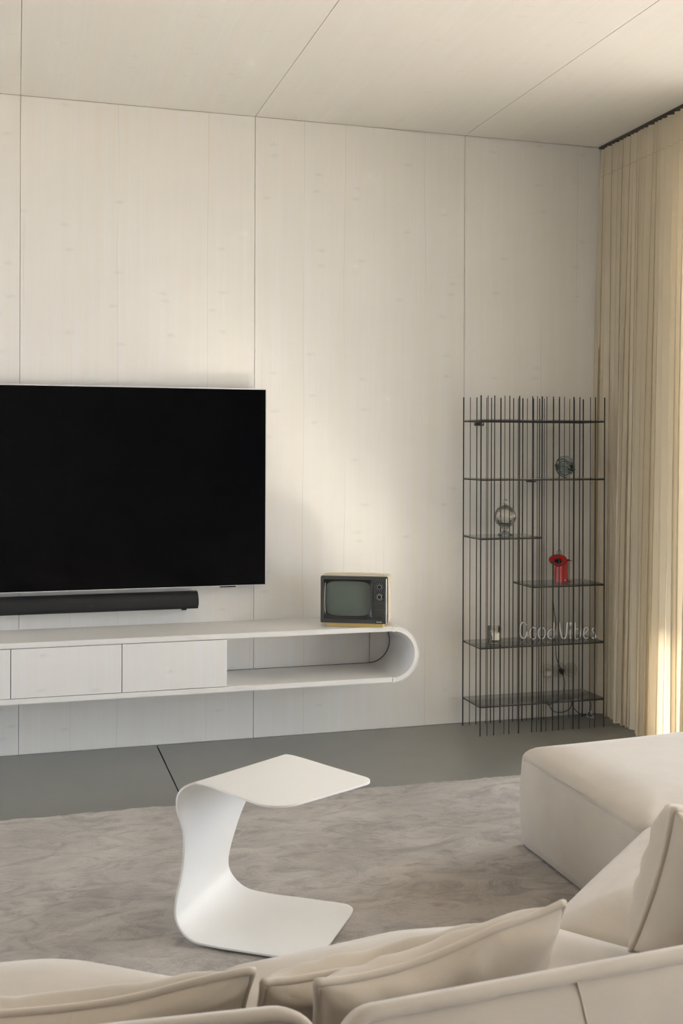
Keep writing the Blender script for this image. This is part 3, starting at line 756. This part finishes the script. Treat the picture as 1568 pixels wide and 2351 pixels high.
# ================================================================== modular sofa
def soft_block(poly, radii, z0, z1, seam_in=.004, drop=.055, puff=.018, seed=0, bul=.010):
    """upholstered block with a sewn top edge: returns ((verts, faces), seam points)"""
    P = round_poly(poly, radii, 7, 7); n = len(P); cx = sum(p.x for p in P) / n; cy = sum(p.y for p in P) / n; C = Vector((cx, cy))
    nor = []
    for i in range(n):
        tt = (P[(i + 1) % n] - P[i - 1]).normalized(); nor.append(Vector((tt.y, -tt.x)))
    hs = z1 - drop
    prof = [(-.030, z0), (-.012, z0 + .004), (-.002, z0 + .016)]
    for k in range(1, 9):
        f = k / 9; prof.append((bul * math.sin(math.pi * f), z0 + .016 + (hs - .012 - z0 - .016) * f))
    prof += [(.0005, hs - .006), (-seam_in, hs), (-.001, hs + .006), (-.009, hs + .018), (-.024, hs + .030), (-.046, hs + .040), (-.075, hs + .047)]
    V = []; Fc = []
    def inset(i, off):
        if off >= -.03: return P[i] + nor[i] * off
        q = P[i] - nor[i] * .03; d = C - q
        return q + d.normalized() * (-off - .03)
    for (off, z) in prof:
        for i in range(n):
            q = inset(i, off); w_ = .006 * (vnoise(q.x * 4 + seed, q.y * 4, seed) - .5) if abs(off) < .02 else 0
            V.append((q.x + nor[i].x * w_, q.y + nor[i].y * w_, z))
    base = [inset(i, -.075) for i in range(n)]
    m = 16
    for k in range(1, m + 1):
        g = (1 - k / m) ** 1.25
        for i in range(n):
            q = C + (base[i] - C) * max(g, .002)
            V.append((q.x, q.y, hs + .047 + (z1 - hs - .047 + puff) * (1 - (1 - min(1, (1 - g) / .42)) ** 3) + .007 * (vnoise(q.x * 5 + seed, q.y * 5, seed + 3) - .5) * min(1, k / 3)))
    rows = len(prof) + m
    for j in range(rows - 1):
        for i in range(n): Fc.append((j * n + i, j * n + (i + 1) % n, (j + 1) * n + (i + 1) % n, (j + 1) * n + i))
    Fc.append(tuple(range(n - 1, -1, -1)))
    seam = [Vector((P[i].x - nor[i].x * (seam_in - .002), P[i].y - nor[i].y * (seam_in - .002), hs)) for i in range(n)]
    return (V, Fc), seam

def slab(w_, h_, th, rad, puff=.012):
    """upright padded panel: x along w_, z up, y = thickness (camera side = -th/2)"""
    out = rrect(-w_ / 2, w_ / 2, 0, h_, rad, 8); pts = []
    n0 = len(out)
    for i in range(n0):
        a = Vector(out[i]); b = Vector(out[(i + 1) % n0]); k = max(1, int((b - a).length / .06))
        for q in range(k): pts.append(a.lerp(b, q / k))
    n = len(pts); C = Vector((0, h_ / 2)); V = []; Fc = []
    nor = []
    for i in range(n):
        tt = (pts[(i + 1) % n] - pts[i - 1]).normalized(); nor.append(Vector((tt.y, -tt.x)))
    rings = []
    for (off, y) in ((-.16, -th / 2 - puff), (-.10, -th / 2 - puff * .8), (-.05, -th / 2 - puff * .4), (-.022, -th / 2 + .002), (-.008, -th / 2 + .010), (0, -th / 4), (0, th / 4), (-.008, th / 2 - .008), (-.022, th / 2), (-.06, th / 2 + .004), (-.12, th / 2 + .006)):
        ring = []
        for p, q in zip(pts, nor):
            g = p + q * max(off, -.03)
            if off < -.03: g = g + (C - g).normalized() * (-off - .03)
            ring.append((g.x, y, g.y))
        rings.append(ring)
    V = [v for r in rings for v in r]
    for j in range(len(rings) - 1):
        for i in range(n): Fc.append((j * n + i, j * n + (i + 1) % n, (j + 1) * n + (i + 1) % n, (j + 1) * n + i))
    Fc.append(tuple(range(n))); Fc.append(tuple(range((len(rings) - 1) * n, len(rings) * n)))
    rim = [Vector((p.x + q.x * -.001, -th / 2 + .006, p.y + q.y * -.001)) for p, q in zip(pts, nor)]
    return (V, Fc), rim

def module(name, label, cat, poly, radii, z1, seed, group=None, drop=.055, puff=.018, backs=(), z0=.0205):
    c = Vector((sum(p[0] for p in poly) / len(poly), sum(p[1] for p in poly) / len(poly)))
    t = thing(name, label, cat, (c.x, c.y, 0), 0, group)
    lp = [(p[0] - c.x, p[1] - c.y) for p in poly]
    vf, seam = soft_block(lp, radii, z0, z1, seed=seed, drop=drop, puff=puff)
    s = obj('seat', vf, M_SOFA, t, True)
    obj('seam_piping', tube(seam, .0028, 6, True), M_SOFA, s, True)
    for (a, b, ztop, rad, th) in backs:
        A, B = Vector(a), Vector(b); mid = (A + B) / 2; w_ = (B - A).length; zb = .09
        vf, rim = slab(w_, ztop - zb, th, rad)
        M = Matrix.Translation((mid.x - c.x, mid.y - c.y, zb)) @ Matrix.Rotation(math.atan2(B.y - A.y, B.x - A.x), 4, 'Z')
        bk = obj('backrest', xform(vf, M), M_SOFA, t, True)
        sx = -.155 * w_ if seed == 3 else .2 * w_
        obj('back_seam', tube(catmull([M @ Vector((sx - .012, -th / 2 + .004, ztop - zb - .012)), M @ Vector((sx - .004, -th / 2 - .0075, ztop - zb - .06)), M @ Vector((sx + .008, -th / 2 - .0115, ztop - zb - .13)), M @ Vector((sx + .012, -th / 2 - .0125, ztop - zb - .22))], 6), .0016, 6), M_SOFA, bk, True)
        obj('rim_piping', tube([M @ p for p in rim], .0115, 10, True), M_SOFA, bk, True)
    return t
GS = 'modules of the cream corner sofa'
module('sofa_ottoman', 'cream upholstered ottoman block at the far right end of the sofa', 'ottoman',
       [(1.855, 2.985), (2.74, 2.985), (2.74, 3.95), (1.862, 3.880)], [.05, .05, .07, .055], .412, 1, GS, drop=.055, puff=.012)
module('sofa_corner_section', 'cream angled corner seat of the sofa next to the ottoman', 'sofa',
       [(1.80, 1.74), (2.74, 1.66), (2.74, 2.972), (1.845, 2.972), (1.200, 2.405)], [.05, .06, .06, .10, .09], .450, 2, GS, drop=.085,
       backs=[((1.74, 1.665), (2.72, 1.665), .70, .06, .05)])
module('sofa_section', 'cream middle sofa seat with a low piped backrest close to the viewer', 'sofa',
       [(.405, 1.67), (1.75, 1.67), (1.190, 2.405), (.85, 2.445), (.395, 2.360)], [.04, .05, .05, .25, .07], .452, 3, GS, drop=.062, puff=.004,
       backs=[((.462, 1.575), (1.66, 1.655), .700, .055, .045)])
module('sofa_section', 'cream sofa seat at the left picture edge with a large rounded front corner', 'sofa',
       [(-.95, 1.78), (.375, 1.75), (.383, 2.325), (.12, 2.515), (-.95, 2.63)], [.05, .04, .07, .25, .08], .452, 4, GS, drop=.062, puff=.004,
       backs=[((-.90, 1.775), (.455, 1.680), .662, .07, .045)])

# ---- loose cushions
def pillow(name, label, w_, h_, th, seed, M, group='loose cream sofa cushions', ex=.5, sag=.022, wrk=.17):
    n = 44; V = []; Fc = []
    def edge(u, v):
        # outline pinched between pointed corners
        px = .045 * (1 - v * v); pz = .045 * (1 - u * u)
        return (u * (1 - px) * w_ / 2, v * (1 - pz) * h_ / 2)
    def pt(u, v, sgn):
        x, z = edge(u, v)
        b = max(0, (1 - u ** 4)) ** ex * max(0, (1 - v ** 4)) ** ex
        d = min(1 - abs(u), 1 - abs(v))
        wr = math.exp(-d * 7) * d * 7
        ang = (u if abs(v) > abs(u) else v)
        b += wr * wrk * math.sin(ang * 13 + 5 * vnoise(ang * 3, seed, seed) + seed) + .10 * (vnoise(u * 2.2 + 5, v * 2.2 + 5, seed) - .5) * min(1, d * 3)
        return (x, sgn * th / 2 * max(b, 0), z + h_ / 2 + .012 * (vnoise(u * 2.5 + 9, 0, seed) - .5) * (1 if v > .5 else 0) * v - sag * max(0, v) ** 3 * (1 - u * u) * (1 + .5 * math.sin(u * 2.5 + seed)))
    for sgn in (-1, 1):
        for j in range(n + 1):
            for i in range(n + 1): V.append(pt(math.sin(math.pi / 2 * (2 * i / n - 1)), math.sin(math.pi / 2 * (2 * j / n - 1)), sgn))
    k0 = (n + 1) ** 2
    for s in (0, 1):
        for j in range(n):
            for i in range(n): Fc.append((s * k0 + j * (n + 1) + i, s * k0 + j * (n + 1) + i + 1, s * k0 + (j + 1) * (n + 1) + i + 1, s * k0 + (j + 1) * (n + 1) + i))
    bm = join((V, Fc)); bmesh.ops.remove_doubles(bm, verts=bm.verts, dist=1e-5)
    loc = M.to_translation()
    t = thing(name, label, 'cushion', loc, 0, group); Mr = Matrix.Translation(-loc) @ M
    for v in bm.verts: v.co = Mr @ v.co
    c = obj('cushion_cover', bm, M_CUSH, t, True)
    ring = []
    g = lambda i: math.sin(math.pi / 2 * (2 * i / n - 1))
    for i in range(n): ring.append(pt(g(i), -1, 0))
    for i in range(n): ring.append(pt(1, g(i), 0))
    for i in range(n): ring.append(pt(-g(i), 1, 0))
    for i in range(n): ring.append(pt(-1, -g(i), 0))
    ring = [Vector((p[0], 0, p[2])) for p in ring]
    rr = []
    for p in ring:
        if not rr or (p - rr[-1]).length > .004: rr.append(p)
    obj('piping', tube([Mr @ p for p in rr], .0078, 8, True), M_CUSH, c, True)
    return t
def place(x, y, z, yaw, lean, roll=0): return Matrix.Translation((x, y, z)) @ Matrix.Rotation(R(yaw), 4, 'Z') @ Matrix.Rotation(R(lean), 4, 'X') @ Matrix.Rotation(R(roll), 4, 'Y')
pillow('throw_cushion', 'piped cream cushion at the lower left, leaning on the near backrest', .76, .222, .105, 1, place(.03, 2.017, .413, -3, 24))
pillow('throw_cushion', 'piped cream cushion lying half behind the long central cushion', .52, .205, .11, 2, place(.655, 2.050, .416, 12, 28))
pillow('throw_cushion', 'long piped cream cushion with a raised pointed corner, centre of the sofa', .52, .266, .11, 3, place(.745, 1.936, .418, 12, 22, -5))
pillow('throw_cushion', 'plump cream cushion at the right picture edge with a vertical piped seam', .58, .31, .27, 4, place(1.515, 2.06, .44, 4, 10, 12), ex=.42, sag=.01, wrk=.08)
